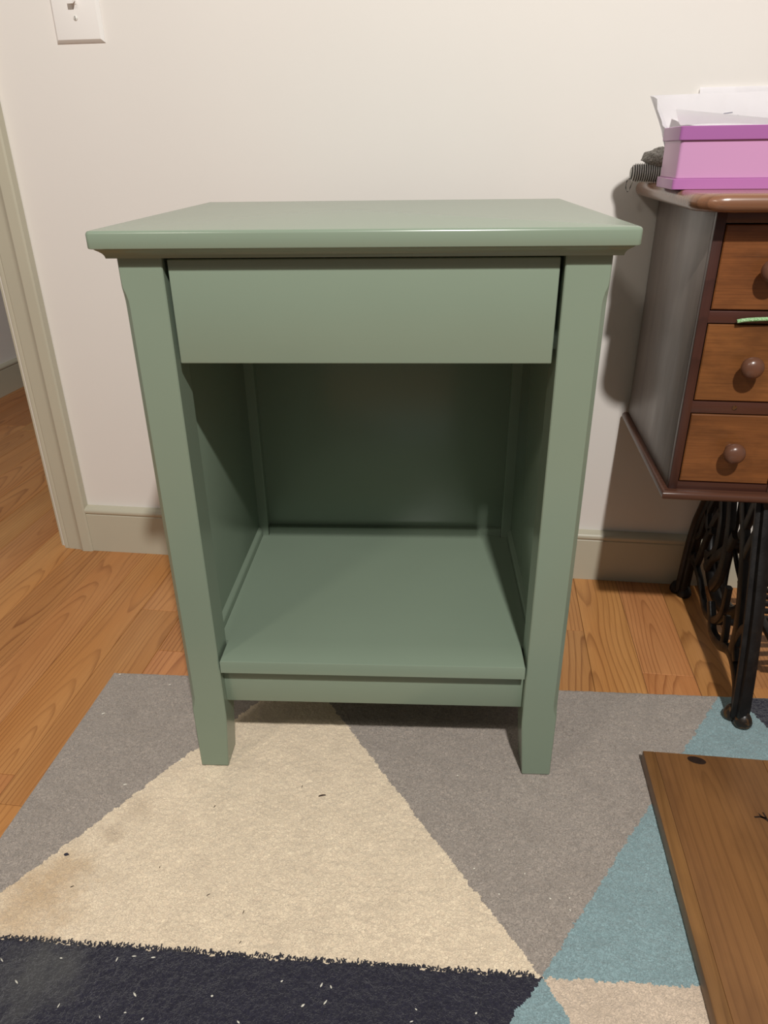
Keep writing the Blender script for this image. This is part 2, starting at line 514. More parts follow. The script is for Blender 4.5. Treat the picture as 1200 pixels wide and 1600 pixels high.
# ------------------------------------------------------------------ rug
rug = empty('rug', (0, 0, 0))
tag(rug, 'low pile area rug with grey, cream, navy and blue triangles', 'rug')

def rug_mat(name, rgb, vary, stains=(), dust=0.0, seed=0.0, rough=0.95):
    t = NT(name)
    o = t.obj()
    base = lin(rgb)
    n1 = t.noise(o, 330, 2, 0.6, 1.8)
    n2 = t.noise(o, 26, 4, 0.6)
    d = tuple(c * (1 - vary) for c in base[:3]) + (1,); l_ = tuple(min(1, c * (1 + vary)) for c in base[:3]) + (1,)
    c = t.mix(t.mapr(n1, 0.38, 0.62), d, l_)
    c = t.mix(t.math('MULTIPLY', t.mapr(n2, 0.42, 0.72), 0.28), c, tuple(x * 0.62 for x in base[:3]) + (1,))
    for (x, y, rad, col, amt) in stains:
        ds = t.n('ShaderNodeVectorMath', operation='DISTANCE')
        t.l(o, ds.inputs[0]); ds.inputs[1].default_value = (x, y, 0.007)
        wob = t.math('ADD', ds.outputs['Value'], t.math('MULTIPLY', t.math('SUBTRACT', t.noise(o, 30, 4, 0.65), 0.5), rad * 1.6))
        c = t.mix(t.math('MULTIPLY', t.mapr(wob, rad * 0.25, rad, 1.0, 0.0), amt), c, lin(col))
    t.l(c, t.b.inputs['Base Color'])
    t.set(Roughness=rough)
    t.b.inputs['Specular IOR Level'].default_value = 0.1
    t.b.inputs['Sheen Weight'].default_value = 0.25
    t.b.inputs['Sheen Roughness'].default_value = 0.5
    t.bump(t.noise(o, 330, 2, 0.6, 1.8), 0.9, 0.0022)
    return t.m
tan = (190, 152, 102)
RM = {
    'grey': rug_mat('grey_pile', (168, 157, 147), 0.25),
    'cream': rug_mat('cream_pile', (247, 225, 196), 0.12, [(-0.385, -0.80, 0.075, tan, 0.42), (-0.372, -0.755, 0.05, tan, 0.25), (-0.337, -0.697, 0.022, (140, 112, 86), 0.3),
                                                           (-0.318, -0.655, 0.03, (160, 132, 104), 0.22)]),
    'navy': rug_mat('navy_pile', (43, 42, 55), 0.22, [(-0.335, -0.875, 0.05, (96, 96, 92), 0.45), (-0.30, -0.865, 0.03, (90, 90, 88), 0.3)]),
    'blue': rug_mat('dusty_blue_pile', (144, 170, 174), 0.2),
    'beige': rug_mat('beige_pile', (220, 200, 178), 0.16),
}
du = Vector((1, 0.0585)).normalized(); dv = Vector((0.021, -1)).normalized()
R0 = Vector((-0.481, -0.399))
U, ST = 1.15, 0.0016
nu = int(U / ST)
VA = np.concatenate([np.arange(0, 0.58, ST), np.arange(0.58, 1.10, 0.008)])
V = float(VA[-1]); nv = len(VA) - 1
rs = np.random.RandomState(3)
ui, vi = np.meshgrid(np.arange(nu + 1), np.arange(nv + 1), indexing='xy')
uu = ui * ST + rs.uniform(-0.3, 0.3, ui.shape) * ST
vv = VA[vi] + rs.uniform(-0.3, 0.3, vi.shape) * ST
uu[:, 0] = 0; uu[:, -1] = U; vv[0, :] = 0; vv[-1, :] = V
X = R0.x + du.x * uu + dv.x * vv
Y = R0.y + du.y * uu + dv.y * vv
def vnoise(shape, cell, seed):
    r = np.random.RandomState(seed)
    h, w_ = shape
    gh, gw = int(h / cell) + 3, int(w_ / cell) + 3
    g = r.uniform(-1, 1, (gh, gw))
    yy = np.arange(h) / cell; xx = np.arange(w_) / cell
    y0 = yy.astype(int); x0 = xx.astype(int)
    fy = (yy - y0)[:, None]; fx = (xx - x0)[None, :]
    fy = fy * fy * (3 - 2 * fy); fx = fx * fx * (3 - 2 * fx)
    a = g[np.ix_(y0, x0)]; b = g[np.ix_(y0, x0 + 1)]; c = g[np.ix_(y0 + 1, x0)]; d = g[np.ix_(y0 + 1, x0 + 1)]
    return (a * (1 - fx) + b * fx) * (1 - fy) + (c * (1 - fx) + d * fx) * fy
Zr = 0.0046 + rs.uniform(-0.00035, 0.00035, X.shape) + 0.0006 * vnoise(X.shape, 2.3, 1) + 0.0005 * vnoise(X.shape, 6, 2) + 0.0003 * vnoise(X.shape, 18, 6) + 0.0004 * vnoise(X.shape, 80, 5)
edge = np.minimum(np.minimum(uu, U - uu), np.minimum(vv, V - vv))
Zr *= np.clip(0.25 + 0.75 * np.sqrt(np.clip(edge / 0.006, 0, 1)), 0, 1)
# colour fields, their borders frayed by the pile
jx = 0.0020 * vnoise(X.shape, 1.7, 11) + 0.0016 * vnoise(X.shape, 5, 12)
jy = 0.0022 * vnoise(X.shape, 1.7, 13) + 0.0018 * vnoise(X.shape, 5, 14)
cxm = lambda A: 0.25 * (A[:-1, :-1] + A[1:, :-1] + A[:-1, 1:] + A[1:, 1:])
fx = cxm(X + jx); fy = cxm(Y + jy)
def side(p, q):      # > 0 on the left of p->q
    return (q[0] - p[0]) * (fy - p[1]) - (q[1] - p[1]) * (fx - p[0])
Vp = (0.182, -0.809)
upper = side((-0.40, -0.840), Vp) > 0
upper = np.where(fx > Vp[0], side(Vp, (0.34, -0.799)) > 0, upper)
L1 = side((-0.425, -0.790), (-0.2270, -0.446))      # left = grey
L2 = side(Vp, (-0.114, -0.432))                     # left = cream side
L4 = side(Vp, (0.473, -0.352))                      # left = grey side
L6 = side((0.530, -0.410), (0.505, -0.350))         # left = blue side
S5 = side((0.146, -0.859), Vp)
S6 = side((0.212, -0.856), Vp)
reg = np.where(upper,
      np.where(L1 > 0, 0, np.where(L2 > 0, 1, np.where(L4 > 0, 2, np.where(L6 > 0, 3, 4)))),
      np.where(S5 > 0, 5, np.where(S6 > 0, 6, 7)))
kinds = [('grey_patch', 'grey', None), ('cream_patch', 'cream', 'cream triangle with a yellowish stain'), ('grey_patch', 'grey', None), ('blue_patch', 'blue', 'dusty blue pile'),
         ('navy_patch', 'navy', None), ('navy_patch', 'navy', 'navy pile flecked with lint'), ('blue_patch', 'blue', None), ('beige_patch', 'beige', None)]
idx = np.arange((nu + 1) * (nv + 1)).reshape(nv + 1, nu + 1)
quads = np.stack([idx[:-1, :-1], idx[1:, :-1], idx[1:, 1:], idx[:-1, 1:]], -1)
P3 = np.stack([X, Y, Zr], -1).reshape(-1, 3)
for ri, (nm, mk, lb) in enumerate(kinds):
    q = quads[reg == ri]
    if len(q) == 0: continue
    used, inv = np.unique(q, return_inverse=True)
    co = P3[used].astype(np.float32)
    me = bpy.data.meshes.new(nm)
    me.vertices.add(len(co)); me.vertices.foreach_set('co', co.ravel())
    me.loops.add(q.size); me.loops.foreach_set('vertex_index', inv.ravel().astype(np.int32))
    me.polygons.add(len(q)); me.polygons.foreach_set('loop_start', np.arange(0, q.size, 4, dtype=np.int32))
    me.update(calc_edges=True)
    o = link(nm, me, RM[mk], rug, smooth=True)
    if lb: o['label'] = lb
# navy tufts leaning over the cream border
bm = bmesh.new()
RT = random.Random(21)
for i in range(520):
    t = i / 519
    x = -0.47 + t * (0.175 + 0.47); y = -0.840 + (x + 0.40) * 0.0533 + RT.uniform(-0.0025, 0.0012)
    a = RT.uniform(0.2, 2.7); L = RT.uniform(0.0018, 0.0052)
    b_ = a + RT.uniform(-0.9, 0.9)
    p0 = Vector((x, y, 0.0046)); p1 = p0 + Vector((math.cos(a) * L * 0.5, math.sin(a) * L * 0.5, 0.0014)); p2 = p1 + Vector((math.cos(b_) * L * 0.5, math.sin(b_) * L * 0.5, -0.0004))
    sweep(bm, [p0, p1, p2], 0.0007, up=(0, 0, 1), n=4)
tu = build('border_tufts', bm, RM['navy'], rug, smooth=True)
tu['kind'] = 'stuff'
# woven backing under the pile
bm = bmesh.new()
cr = [R0 + du * 0.001 + dv * 0.001, R0 + du * (U - 0.001) + dv * 0.001, R0 + du * (U - 0.001) + dv * (V - 0.001), R0 + du * 0.001 + dv * (V - 0.001)]
loft(bm, [[(c.x, c.y, z) for c in cr] for z in (0.0001, 0.0017)])
build('backing', bm, paint('rug_backing', (110, 98, 88), rough=0.9, bstr=0), rug)

# ------------------------------------------------------------------ loose board on the rug
bd = empty('wooden_board', (0.335, -0.497, 0.0064), math.radians(0.8))
tag(bd, 'dark stained wooden board lying flat on the rug', 'board')
BT = 0.0185
xs = [0.0, 0.0155, 0.155, 0.300]
for i, (a, b) in enumerate(zip(xs[:-1], xs[1:])):
    bm = bmesh.new(); bbox(bm, -(b - a) / 2, (b - a) / 2, -0.27, 0.27, 0, BT, 0.0009, 2)
    o = build('edge_strip' if i == 0 else 'stave', bm, M_board, bd, smooth=True, angle=40)
    o.location = ((a + b) / 2, -0.27, 0)
M_knot = paint('dark_knot', (40, 26, 18), rough=0.5, vary=0.3, nscale=200, bstr=0)
def blot(name, pts, parent, z, m):
    bm = bmesh.new()
    loft(bm, [[(x, y, zz) for x, y in pts] for zz in (z - 0.0004, z + 0.00012)])
    return build(name, bm, m, parent)
blot('knot', [(0.068 + 0.011 * math.cos(a) + 0.004 * math.sin(a), -0.0105 + 0.0055 * math.sin(a) - 0.004 * math.cos(a)) for a in [i * math.pi / 9 for i in range(18)]], bd, BT, M_knot)
for pts in ([(0.121, -0.094), (0.1235, -0.0975), (0.127, -0.100), (0.131, -0.108), (0.1335, -0.116), (0.1325, -0.116), (0.1295, -0.109), (0.1255, -0.102), (0.1215, -0.0985)],
            [(0.1165, -0.0985), (0.121, -0.0975), (0.126, -0.0985), (0.126, -0.1000), (0.121, -0.0992), (0.117, -0.1000)],
            [(0.1245, -0.0935), (0.1258, -0.0935), (0.1268, -0.0995), (0.1255, -0.0995)]):
    pts = [(0.113 + (x - 0.1165) * 1.5, -0.090 + (y + 0.0935) * 1.5) for x, y in pts]
    blot('grain_crack', pts, bd, BT, M_knot)

# ------------------------------------------------------------------ treadle sewing table
st = empty('sewing_table', (0.0, 0.0, 0.0))
tag(st, 'old wooden sewing table with small drawers on a black cast iron treadle base', 'sewing table')
# worktop with rounded front corner and bullnose edge
def top_ring(ins, z):
    x0, x1, y0, y1, r = 0.3155 + ins, 1.20 - ins, -0.3765 + ins, -0.006, 0.036
    pts = [(x0, y1), ]
    for i in range(9):
        a = math.pi + i / 8 * math.pi / 2
        pts.append((x0 + r + r * math.cos(a), y0 + r + r * math.sin(a)))
    for i in range(9):
        a = 1.5 * math.pi + i / 8 * math.pi / 2
        pts.append((x1 - r + r * math.cos(a), y0 + r + r * math.sin(a)))
    pts.append((x1, y1))
    return [(x, y, z) for x, y in pts]
bm = bmesh.new()
secs = []
for i in range(9):
    a = -math.pi / 2 + i / 8 * math.pi
    secs.append(top_ring(0.0085 - 0.0085 * math.cos(a), 0.7053 + 0.0098 * math.sin(a)))
loft(bm, secs)
build('worktop', bm, M_top, st, smooth=True, angle=45)
# drawer cabinet
CX0, CX1, CY = 0.3515, 0.490, -0.335
cab = box('cabinet', CX0, CX0 + 0.012, CY + 0.010, -0.012, 0.345, 0.6957, M_side, st, 0.0012)
cab['label'] = 'glossy cabinet side coloured grey for the reflected wall'
box('cabinet_side', CX1 - 0.012, CX1, CY + 0.010, -0.012, 0.345, 0.6957, M_stile, cab, 0.001)
box('cabinet_back', CX0 + 0.012, CX1 - 0.012, -0.022, -0.013, 0.345, 0.6957, M_rail, cab)
box('stile', CX0, CX0 + 0.0115, CY, CY + 0.0105, 0.345, 0.6957, M_stile, cab, 0.0008)
box('stile', CX1 - 0.0115, CX1, CY, CY + 0.0105, 0.345, 0.6957, M_stile, cab, 0.0008)
DZ = [(0.357, 0.4515), (0.470, 0.5665), (0.584, 0.6805)]
for a, b in ((0.345, 0.3555), (0.453, 0.4685), (0.568, 0.5825), (0.682, 0.6957)):
    box('rail', CX0 + 0.0115, CX1 - 0.0115, CY + 0.0012, CY + 0.16, a, b, M_rail, cab, 0.0006)
# bottom moulding slab, half round nose
bm = bmesh.new()
secs = []
for i in range(7):
    a = -math.pi / 2 + i / 6 * math.pi
    g = 0.0055 * math.cos(a)
    z = 0.339 + 0.006 * math.sin(a)
    x0, x1, y0, y1 = CX0 - 0.004 - g, CX1 + 0.004 + g, CY - 0.007 - g, -0.010
    secs.append([(x0, y1, z), (x0, y0, z), (x1, y0, z), (x1, y1, z)])
loft(bm, secs)
build('bottom_moulding', bm, M_rail, st, smooth=True, angle=60)
knob_prof = [(0.0058, 0.0), (0.0052, -0.004), (0.0050, -0.008), (0.0066, -0.0105), (0.0098, -0.0130), (0.0118, -0.0165), (0.0122, -0.0200), (0.0112, -0.0238), (0.0085, -0.0268), (0.0048, -0.0285), (0.001, -0.0290)]
for i, (a, b) in enumerate(DZ):
    bm = bmesh.new()
    x0, x1 = CX0 + 0.0130, CX1 - 0.0130
    yf = CY + 0.0005
    secs = []
    for ins, y in ((0, yf + 0.016), (0, yf + 0.0012), (0.0012, yf)):
        secs.append([(x0 + ins, y, a + ins), (x1 - ins, y, a + ins), (x1 - ins, y, b - ins), (x0 + ins, y, b - ins)])
    loft(bm, secs)
    d = build('drawer', bm, M_mahog, st)
    bm = bmesh.new()
    kx = (0.4205, 0.4195, 0.4195)[i]
    loft(bm, lathe_pts([(r * 1.12, h) for r, h in knob_prof], 'Y', 24, (kx, yf, (0.406, 0.5185, 0.632)[i])))
    build('knob', bm, M_knob, d, smooth=True, angle=60)
    box('drawer_box', x0 + 0.002, x1 - 0.002, yf + 0.016, -0.05, a + 0.003, b - 0.012, M_rail, d)
# lock escutcheon hole in the middle rail
bm = bmesh.new()
loft(bm, lathe_pts([(0.0030, CY + 0.0011), (0.0030, CY + 0.0002), (0.0016, CY + 0.0001)], 'Y', 14, (0.4155, 0, 0.4615)))
build('keyhole', bm, M_foot, cab)

# cast iron treadle frame
def iron_frame(x0):
    fr = empty('iron_frame'); fr.parent = st
    def strap(name, yz, a, b, dx=0.0, sub=6, taper=None, m=M_iron, parent=fr):
        bm = bmesh.new()
        sweep(bm, smooth_pts([(x0 + dx, y, z) for y, z in yz], sub), a * (1.25 if name == 'scroll' else 1.0), b, n=10, taper=taper, power=0.6)
        return build(name, bm, m, parent, smooth=True, angle=50)
    strap('rear_leg', [(-0.150, 0.333), (-0.118, 0.262), (-0.090, 0.205), (-0.071, 0.165), (-0.061, 0.122), (-0.055, 0.075), (-0.052, 0.036), (-0.052, 0.012)], 0.0125, 0.007)
    strap('rear_leg_rib', [(-0.150, 0.333), (-0.118, 0.262), (-0.090, 0.205), (-0.071, 0.165), (-0.061, 0.122), (-0.055, 0.075), (-0.052, 0.036), (-0.052, 0.010)], 0.004, 0.013)
    strap('front_leg', [(-0.312, 0.333), (-0.341, 0.250), (-0.368, 0.172), (-0.388, 0.099), (-0.401, 0.040), (-0.404, 0.017)], 0.0125, 0.007)
    strap('front_leg_rib', [(-0.312, 0.333), (-0.341, 0.250), (-0.368, 0.172), (-0.388, 0.099), (-0.401, 0.040), (-0.404, 0.017)], 0.0045, 0.013)
    strap('scroll', [(-0.103, 0.240), (-0.108, 0.204), (-0.126, 0.180), (-0.150, 0.192)], 0.006, 0.005)
    strap('scroll', [(-0.165, 0.235), (-0.147, 0.209), (-0.126, 0.164), (-0.112, 0.124), (-0.098, 0.096), (-0.068, 0.098)], 0.0062, 0.005)
    strap('scroll', [(-0.085, 0.106), (-0.108, 0.092), (-0.132, 0.085), (-0.166, 0.067), (-0.197, 0.058), (-0.238, 0.072), (-0.262, 0.105), (-0.262, 0.150)], 0.0055, 0.005)
    strap('scroll', [(-0.228, 0.333), (-0.246, 0.290), (-0.272, 0.254), (-0.295, 0.212), (-0.318, 0.160), (-0.330, 0.118), (-0.331, 0.080)], 0.0085, 0.006)
    strap('scroll', [(-0.310, 0.328), (-0.290, 0.310), (-0.275, 0.268), (-0.262, 0.240)], 0.0065, 0.005)
    strap('scroll', [(-0.335, 0.285), (-0.318, 0.280), (-0.299, 0.240), (-0.292, 0.210)], 0.0065, 0.005)
    strap('scroll', [(-0.205, 0.085), (-0.221, 0.069), (-0.240, 0.050), (-0.279, 0.054), (-0.318, 0.072), (-0.350, 0.066), (-0.375, 0.046), (-0.386, 0.020)], 0.0068, 0.006)
    strap('scroll', [(-0.280, 0.110), (-0.288, 0.090), (-0.292, 0.062)], 0.0055, 0.005)
    strap('scroll', [(-0.350, 0.075), (-0.335, 0.095), (-0.345, 0.128), (-0.366, 0.150)], 0.0055, 0.005)
    strap('scroll', [(-0.062, 0.135), (-0.090, 0.150), (-0.100, 0.185), (-0.125, 0.240), (-0.165, 0.300), (-0.200, 0.333)], 0.0058, 0.005)
    strap('crossbar', [(-0.330, 0.325), (-0.240, 0.322), (-0.140, 0.325)], 0.008, 0.007)
    # dense leaf ornament in the middle of the frame
    strap('scroll', [(-0.175, 0.333), (-0.190, 0.285), (-0.212, 0.235), (-0.222, 0.185), (-0.215, 0.140), (-0.195, 0.110)], 0.0085, 0.006)
    strap('scroll', [(-0.240, 0.230), (-0.225, 0.200), (-0.195, 0.170), (-0.170, 0.150), (-0.150, 0.120)], 0.007, 0.005)
    strap('scroll', [(-0.160, 0.250), (-0.175, 0.220), (-0.180, 0.180), (-0.165, 0.150), (-0.140, 0.140)], 0.0075, 0.005)
    # feet: two lobed toes
    for nm, y0, z0, m in (('front_foot', -0.404, 0.006, M_foot), ('rear_foot', -0.050, 0.0, M_iron)):
        bm = bmesh.new()
        for dy, dx, r in ((-0.005, 0.004, 0.0128), (0.010, -0.008, 0.0112)):
            rr = [(0.001, 0.0), (r * 0.72, 0.0), (r, 0.005), (r * 1.02, 0.009), (r * 0.86, 0.015), (r * 0.6, 0.021), (0.003, 0.024)]
            loft(bm, lathe_pts(rr, 'Z', 16, (x0 + dx, y0 + dy, z0)))
        build(nm, bm, m, fr, smooth=True, angle=50)
    return fr
iron_frame(0.4885)
iron_frame(1.06)

# flywheel and treadle
fw = empty('flywheel'); fw.parent = st
WC = (0.528, -0.135, 0.160); WR = 0.118
rim = [(WC[0], WC[1] + WR * math.cos(t), WC[2] + WR * math.sin(t)) for t in [i * math.pi / 24 for i in range(48)]]
bm = bmesh.new(); sweep(bm, rim, 0.0125, 0.010, n=10, closed=True); build('rim', bm, M_iron, fw, smooth=True)
rim2 = [(WC[0] + 0.009, WC[1] + (WR - 0.006) * math.cos(t), WC[2] + (WR - 0.006) * math.sin(t)) for t in [i * math.pi / 24 for i in range(48)]]
bm = bmesh.new(); sweep(bm, rim2, 0.005, 0.006, n=8, closed=True); build('belt_groove', bm, M_iron, fw, smooth=True)
for i in range(6):
    t = i * math.pi / 3 + 0.3
    bm = bmesh.new()
    pts = [(WC[0], WC[1] + r * math.cos(t + s), WC[2] + r * math.sin(t + s)) for r, s in ((0.012, 0), (0.05, 0.18), (0.085, 0.12), (WR - 0.004, 0))]
    sweep(bm, smooth_pts(pts, 5), 0.0055, 0.004, n=8); build('spoke', bm, M_iron, fw, smooth=True)
bm = bmesh.new(); loft(bm, lathe_pts([(0.004, -0.020), (0.016, -0.018), (0.018, 0.0), (0.016, 0.016), (0.004, 0.018)], 'X', 16, WC)); build('hub', bm, M_iron, fw, smooth=True, angle=50)
bm = bmesh.new(); sweep(bm, [(0.545, -0.150, 0.175), (0.550, -0.20, 0.12), (0.555, -0.245, 0.085)], 0.005, 0.005, n=8); build('pitman_rod', bm, M_iron, st, smooth=True)

tr = empty('treadle'); tr.parent = st
tx0, tx1, ty0, ty1, tz = 0.556, 0.985, -0.325, -0.135, 0.080
def bar(name, a, b, r=0.0048, rz=0.004):
    bm = bmesh.new(); sweep(bm, [a, ((a[0] + b[0]) / 2, (a[1] + b[1]) / 2, (a[2] + b[2]) / 2), b], r, rz, up=(0, 0, 1), n=8, power=0.7)
    return build(name, bm, M_iron, tr, smooth=True, angle=50)
for a, b in (((tx0, ty0, tz), (tx1, ty0, tz)), ((tx0, ty1, tz + 0.006), (tx1, ty1, tz + 0.006)), ((tx0, ty0, tz), (tx0, ty1, tz + 0.006)), ((tx1, ty0, tz), (tx1, ty1, tz + 0.006))):
    bar('treadle_frame', a, b, 0.0065, 0.0055)
for i in range(8):
    y = ty0 + (i + 0.5) * (ty1 - ty0) / 8
    m_ = (tx0 + tx1) / 2
    yy = -0.23 + (y + 0.23) * 0.45
    bar('treadle_bar', (tx0, y, tz + 0.003), (m_, yy, tz + 0.003))
    bar('treadle_bar', (m_, yy, tz + 0.003), (tx1, y, tz + 0.003))
bm = bmesh.new(); sweep(bm, [(0.49, -0.235, 0.068), (0.78, -0.235, 0.068), (1.06, -0.235, 0.068)], 0.006, 0.006, up=(0, 0, 1), n=8); build('treadle_rod', bm, M_iron, tr, smooth=True)

# ------------------------------------------------------------------ things on and in the sewing table
gs = NT('green_chenille')
_o = gs.obj()
gs.l(gs.mix(gs.mapr(gs.noise(_o, 900, 2), 0.4, 0.65), lin((110, 170, 104)), lin((198, 224, 186))), gs.b.inputs['Base Color'])
gs.set(Roughness=0.85); gs.bump(gs.noise(_o, 1200, 2), 0.8, 0.001)
bm = bmesh.new()
pts = smooth_pts([(0.3955, -0.3395, 0.5715), (0.405, -0.3405, 0.5735), (0.425, -0.341, 0.575), (0.450, -0.340, 0.5755), (0.470, -0.338, 0.574), (0.484, -0.335, 0.571)], 6)
sweep(bm, pts, 0.0024, 0.0034, up=(0, 1, 0), n=10)
tag(build('chenille_strip', bm, gs.m, None, smooth=True, angle=70), 'fuzzy green strip sticking out above the middle drawer', 'craft strip')

BOX = dict(x0=0.3085, x1=0.565, y0=-0.283, y1=-0.186)
pb = empty('storage_box', (0, 0, 0.7151))
tag(pb, 'pink lidded plastic box with darker rims on the sewing table', 'box')
def tray(name, ins, z0, z1, m, r=0.004):
    bm = bmesh.new()
    a = (BOX['x0'] + ins, BOX['x1'] - ins, BOX['y0'] + ins, BOX['y1'] - ins)
    e = 0.0006
    b = (a[0] + e, a[1] - e, a[2] + e, a[3] - e)
    loft(bm, [rrect(*b, r, z0), rrect(*a, r, z0 + e), rrect(*a, r, z1 - e), rrect(*b, r, z1)])
    return build(name, bm, m, pb, smooth=True, angle=35)
tray('base_rim', 0.0, 0.0, 0.0120, M_rim)
tray('box_body', 0.0030, 0.0120, 0.0535, M_boxb)
tray('lid', 0.0002, 0.0530, 0.0680, M_lid)

def sheet(name, fn, nu_, nv_, m, label, cat='paper', group=None, th=0.0003):
    bm = bmesh.new()
    g = [[bm.verts.new(fn(i / nu_, j / nv_)) for j in range(nv_ + 1)] for i in range(nu_ + 1)]
    for i in range(nu_):
        for j in range(nv_):
            bm.faces.new((g[i][j], g[i + 1][j], g[i + 1][j + 1], g[i][j + 1]))
    bmesh.ops.solidify(bm, geom=bm.faces[:], thickness=th)
    o = build(name, bm, m, None, smooth=True, angle=60)
    return tag(o, label, cat, group)
def f1(s, t):
    # curled sheet resting behind the box lid, its left edge turned forward
    pts = [(0.313, -0.183), (0.303, -0.180), (0.2965, -0.168), (0.303, -0.150), (0.340, -0.126), (0.42, -0.112), (0.50, -0.108), (0.58, -0.106)]
    k_ = s * (len(pts) - 1); i = min(int(k_), len(pts) - 2); u_ = k_ - i
    p0, p1, p2, p3 = (Vector(pts[max(min(i + d, len(pts) - 1), 0)]) for d in (-1, 0, 1, 2))
    q = 0.5 * ((2 * p1) + (p2 - p0) * u_ + (2 * p0 - 5 * p1 + 4 * p2 - p3) * u_ ** 2 + (3 * p1 - p0 - 3 * p2 + p3) * u_ ** 3)
    zt = 0.8165 + 0.013 * s - 0.030 * max(0, 0.22 - s) / 0.22 * (1 if s < 0.15 else 0.2)
    zb = 0.7630 - 0.0472 * max(0, min(1, (s - 0.40) / 0.12))
    z = zb + (zt - zb) * t
    cx_ = (0.022 * (1 - t) - 0.006 * t) * max(0, min(1, 2.2 - s * 3.4))
    return (q.x + cx_, q.y - 0.012 * (1 - t) * min(1, s * 2.5) - 0.040 * (1 - t) * max(0, min(1, (s - 0.40) / 0.12)), z)
big = sheet('paper_sheet', f1, 40, 12, M_paper, 'large white sheet with a curled left edge standing behind the pink box')
for st_ in ([(0.640, 0.70), (0.655, 0.745), (0.672, 0.775), (0.690, 0.785)], [(0.676, 0.742), (0.682, 0.750), (0.690, 0.744)], [(0.694, 0.742), (0.701, 0.752), (0.708, 0.744)]):
    bm = bmesh.new()
    sweep(bm, [Vector(f1(a_, b_)) + Vector((0, -0.0009, 0)) for a_, b_ in st_], 0.0004, 0.0004, up=(0, 1, 0), n=6)
    build('pen_mark', bm, M_ink, big)
def f2(s, t):
    x = 0.309 + 0.016 * t + (0.24 - 0.01 * t) * s
    y = -0.276 + 0.115 * t
    z = 0.7840 + (0.0215 - 0.016 * min(1, s * 1.5)) * t ** 1.3 + 0.0012 * math.sin(s * 9) * (1 - t)
    return (x, y, max(z, 0.7837))
sheet('paper_sheet', f2, 30, 8, M_paper, 'white sheet lying on the lid of the pink box')
def f3(s, t):
    return (0.388 + 0.20 * s, -0.040 + 0.0365 * t - 0.001, 0.7156 + 0.1235 * t)
sheet('paper_card', f3, 4, 4, M_paper, 'flat white card leaning upright on the wall behind the papers', 'card', th=0.003)
def knit():
    t = NT('grey_knit')
    o = t.obj()
    t.l(t.mix(t.mapr(t.noise(o, 500, 3), 0.35, 0.65), lin((128, 124, 118)), lin((206, 202, 196))), t.b.inputs['Base Color'])
    t.set(Roughness=0.95); t.b.inputs['Specular IOR Level'].default_value = 0.1
    t.bump(t.noise(o, 700, 3), 0.8, 0.0015)
    return t.m
M_knit = knit()
def ribm():
    t = NT('grey_rib')
    o = t.obj()
    sx = t.n('ShaderNodeSeparateXYZ'); t.l(o, sx.inputs[0])
    yarn = t.mix(t.mapr(t.noise(o, 800, 2), 0.3, 0.7), lin((205, 203, 198)), lin((240, 238, 234)))
    ph = t.math('SINE', t.math('MULTIPLY', t.math('SUBTRACT', sx.outputs[0], 0.2945), 2 * math.pi * 27 / 0.085))
    t.l(t.mix(t.mapr(ph, -0.5, 0.4), lin((70, 68, 66)), yarn), t.b.inputs['Base Color'])
    t.set(Roughness=0.85)
    return t.m
M_rib = ribm()
rl = empty('ribbed_cloth_roll', (0, 0, 0.7151))
tag(rl, 'small roll of grey ribbed cloth beside the pink box', 'cloth')
bm = bmesh.new()
secs = []
NR = 150
for i in range(NR + 1):
    t = i / NR
    x = 0.2945 + 0.085 * t
    endr = min(1.0, math.sqrt(max(0.0, 1 - (1 - min(1, t / 0.10)) ** 2)) * 0.9 + 0.1)
    rr = 0.0118 * endr * (1 + 0.11 * math.sin(t * 2 * math.pi * 27))
    secs.append([(x, -0.060 + rr * math.cos(a), 0.0132 + rr * math.sin(a)) for a in [2 * math.pi * k / 20 for k in range(20)]])
loft(bm, secs)
build('roll', bm, M_rib, rl, smooth=True, angle=60)
bm = bmesh.new()
sweep(bm, smooth_pts([(0.300, -0.052, 0.008), (0.294, -0.048, 0.002), (0.2935, -0.046, -0.006), (0.297, -0.045, -0.013), (0.300, -0.046, -0.007), (0.302, -0.052, 0.003)], 5), 0.0007, n=6)
build('loose_thread', bm, M_rib, rl, smooth=True)

bm = bmesh.new()
bmesh.ops.create_icosphere(bm, subdivisions=4, radius=1.0)
for v in bm.verts:
    n_ = noise.noise(v.co * 2.2) * 0.22 + noise.noise(v.co * 6.0) * 0.10 + noise.noise(v.co * 18) * 0.03
    v.co = v.co * (1 + n_)
    v.co = Vector((0.337 + v.co.x * 0.026, -0.058 + v.co.y * 0.022, 0.7485 + v.co.z * 0.0125))
tag(build('cloth_wad', bm, M_knit, None, smooth=True), 'fuzzy dark grey cloth bundled on the ribbed roll', 'cloth')

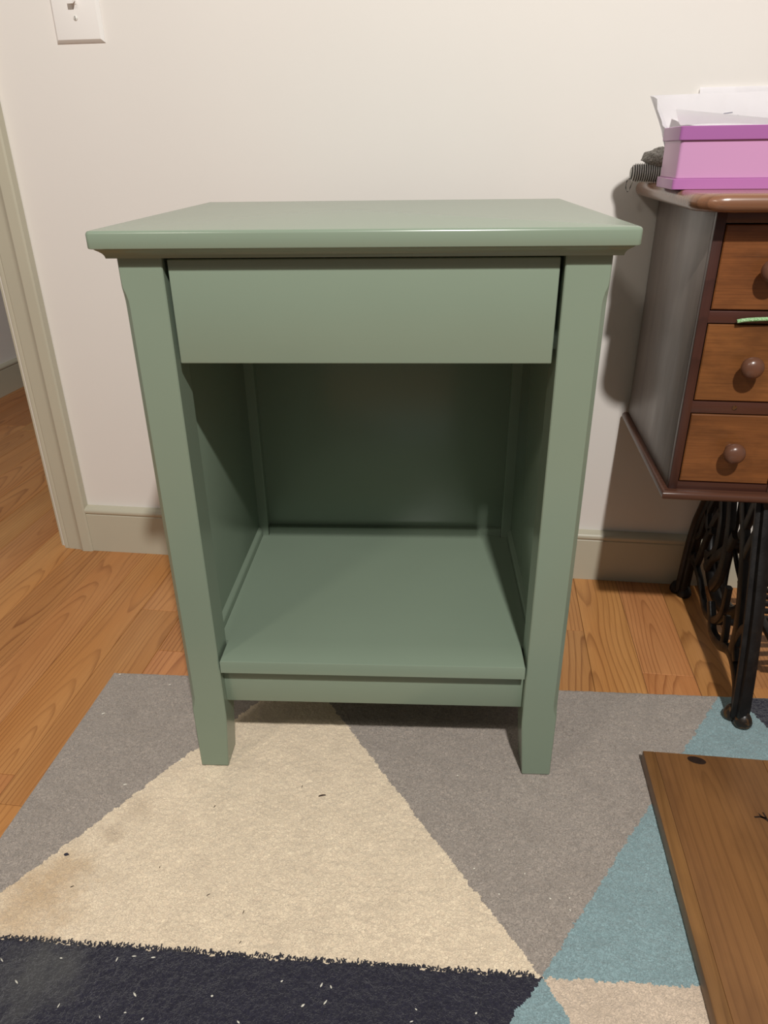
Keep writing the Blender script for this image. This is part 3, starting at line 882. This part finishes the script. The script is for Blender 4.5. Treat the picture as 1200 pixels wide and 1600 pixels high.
# ------------------------------------------------------------------ lint and splinters on the rug
M_lint = paint('white_lint', (232, 228, 214), rough=0.9, bstr=0)
M_bit = paint('dark_splinter', (58, 44, 36), rough=0.8, bstr=0)
def fleck(x, y, L, wd, ang, m, name, label, cat, group, h=0.0009):
    bm = bmesh.new()
    secs = []
    for t, k_ in ((-0.5, 0.25), (-0.25, 0.9), (0.1, 1.0), (0.5, 0.3)):
        px, py = x + L * t * math.cos(ang), y + L * t * math.sin(ang)
        sx_, sy_ = -math.sin(ang) * wd / 2 * k_, math.cos(ang) * wd / 2 * k_
        z = 0.0060
        secs.append([(px - sx_, py - sy_, z), (px, py, z + h * k_), (px + sx_, py + sy_, z), (px, py, z - h)])
    loft(bm, secs)
    return tag(build(name, bm, m), label, cat, group)
navy_f = [(-0.2409, -0.8411), (-0.2203, -0.8398), (-0.2232, -0.8778), (-0.1456, -0.8693), (-0.0318, -0.861), (-0.0532, -0.8667), (-0.0799, -0.8465), (-0.2252, -0.8951), (-0.2058, -0.8985),
          (-0.2575, -0.8465), (-0.3164, -0.8526), (-0.2483, -0.9021), (-0.2939, -0.8972), (-0.3775, -0.8623), (-0.1119, -0.8895), (-0.0291, -0.8458), (-0.3491, -0.8811), (-0.0391, -0.8452),
          (0.0548, -0.8679), (0.1166, -0.8524), (0.0581, -0.8563)]
for x, y in navy_f:
    fleck(x, y, R.uniform(0.0022, 0.0055), R.uniform(0.0012, 0.0022), R.uniform(0, 3.1), M_lint, 'lint_fleck', 'tiny white lint fleck on the navy part of the rug', 'lint', 'lint flecks on the navy pile')
for x, y in [(-0.3547, -0.6229), (-0.4665, -0.4065), (-0.3755, -0.4211), (-0.4496, -0.4964), (-0.2965, -0.5735)]:
    fleck(x, y, R.uniform(0.003, 0.0055), R.uniform(0.0012, 0.0022), R.uniform(0, 1.2), M_lint, 'lint_fleck', 'tiny white lint fleck on the grey rug left of the nightstand', 'lint', 'lint flecks on the left grey pile')
for x, y in [(0.1406, -0.6637), (0.1114, -0.6927), (0.1698, -0.6922), (0.1401, -0.7221), (0.2185, -0.717), (0.2178, -0.7318), (0.197, -0.7205), (0.0862, -0.5536)]:
    fleck(x, y, R.uniform(0.002, 0.003), R.uniform(0.0014, 0.002), R.uniform(0, 3.1), M_lint, 'lint_fleck', 'tiny white lint fleck on the grey triangle right of the cream', 'lint', 'lint flecks on the grey triangle')
fleck(-0.0886, -0.6088, 0.0095, 0.0022, 0.35, M_bit, 'wood_splinter', 'dark wood splinter on the cream triangle in front of the nightstand', 'splinter', None, 0.0016)
fleck(-0.3769, -0.7339, 0.0055, 0.0042, 0.2, paint('blue_black_fluff', (44, 44, 58), rough=0.95, bstr=0), 'fluff_ball', 'small blue-black fluff ball by the left edge of the cream triangle', 'fluff', None, 0.0022)
for x, y in [(-0.2574, -0.7367), (-0.3479, -0.7731), (-0.1416, -0.7789), (-0.2229, -0.643), (-0.1878, -0.7637), (-0.1346, -0.8125), (-0.118, -0.5973)]:
    fleck(x, y, R.uniform(0.002, 0.005), 0.0009, R.uniform(0.6, 1.6), M_bit, 'wood_crumb', 'tiny brown crumb on the cream triangle', 'crumb', 'brown crumbs on the cream pile', 0.0007)
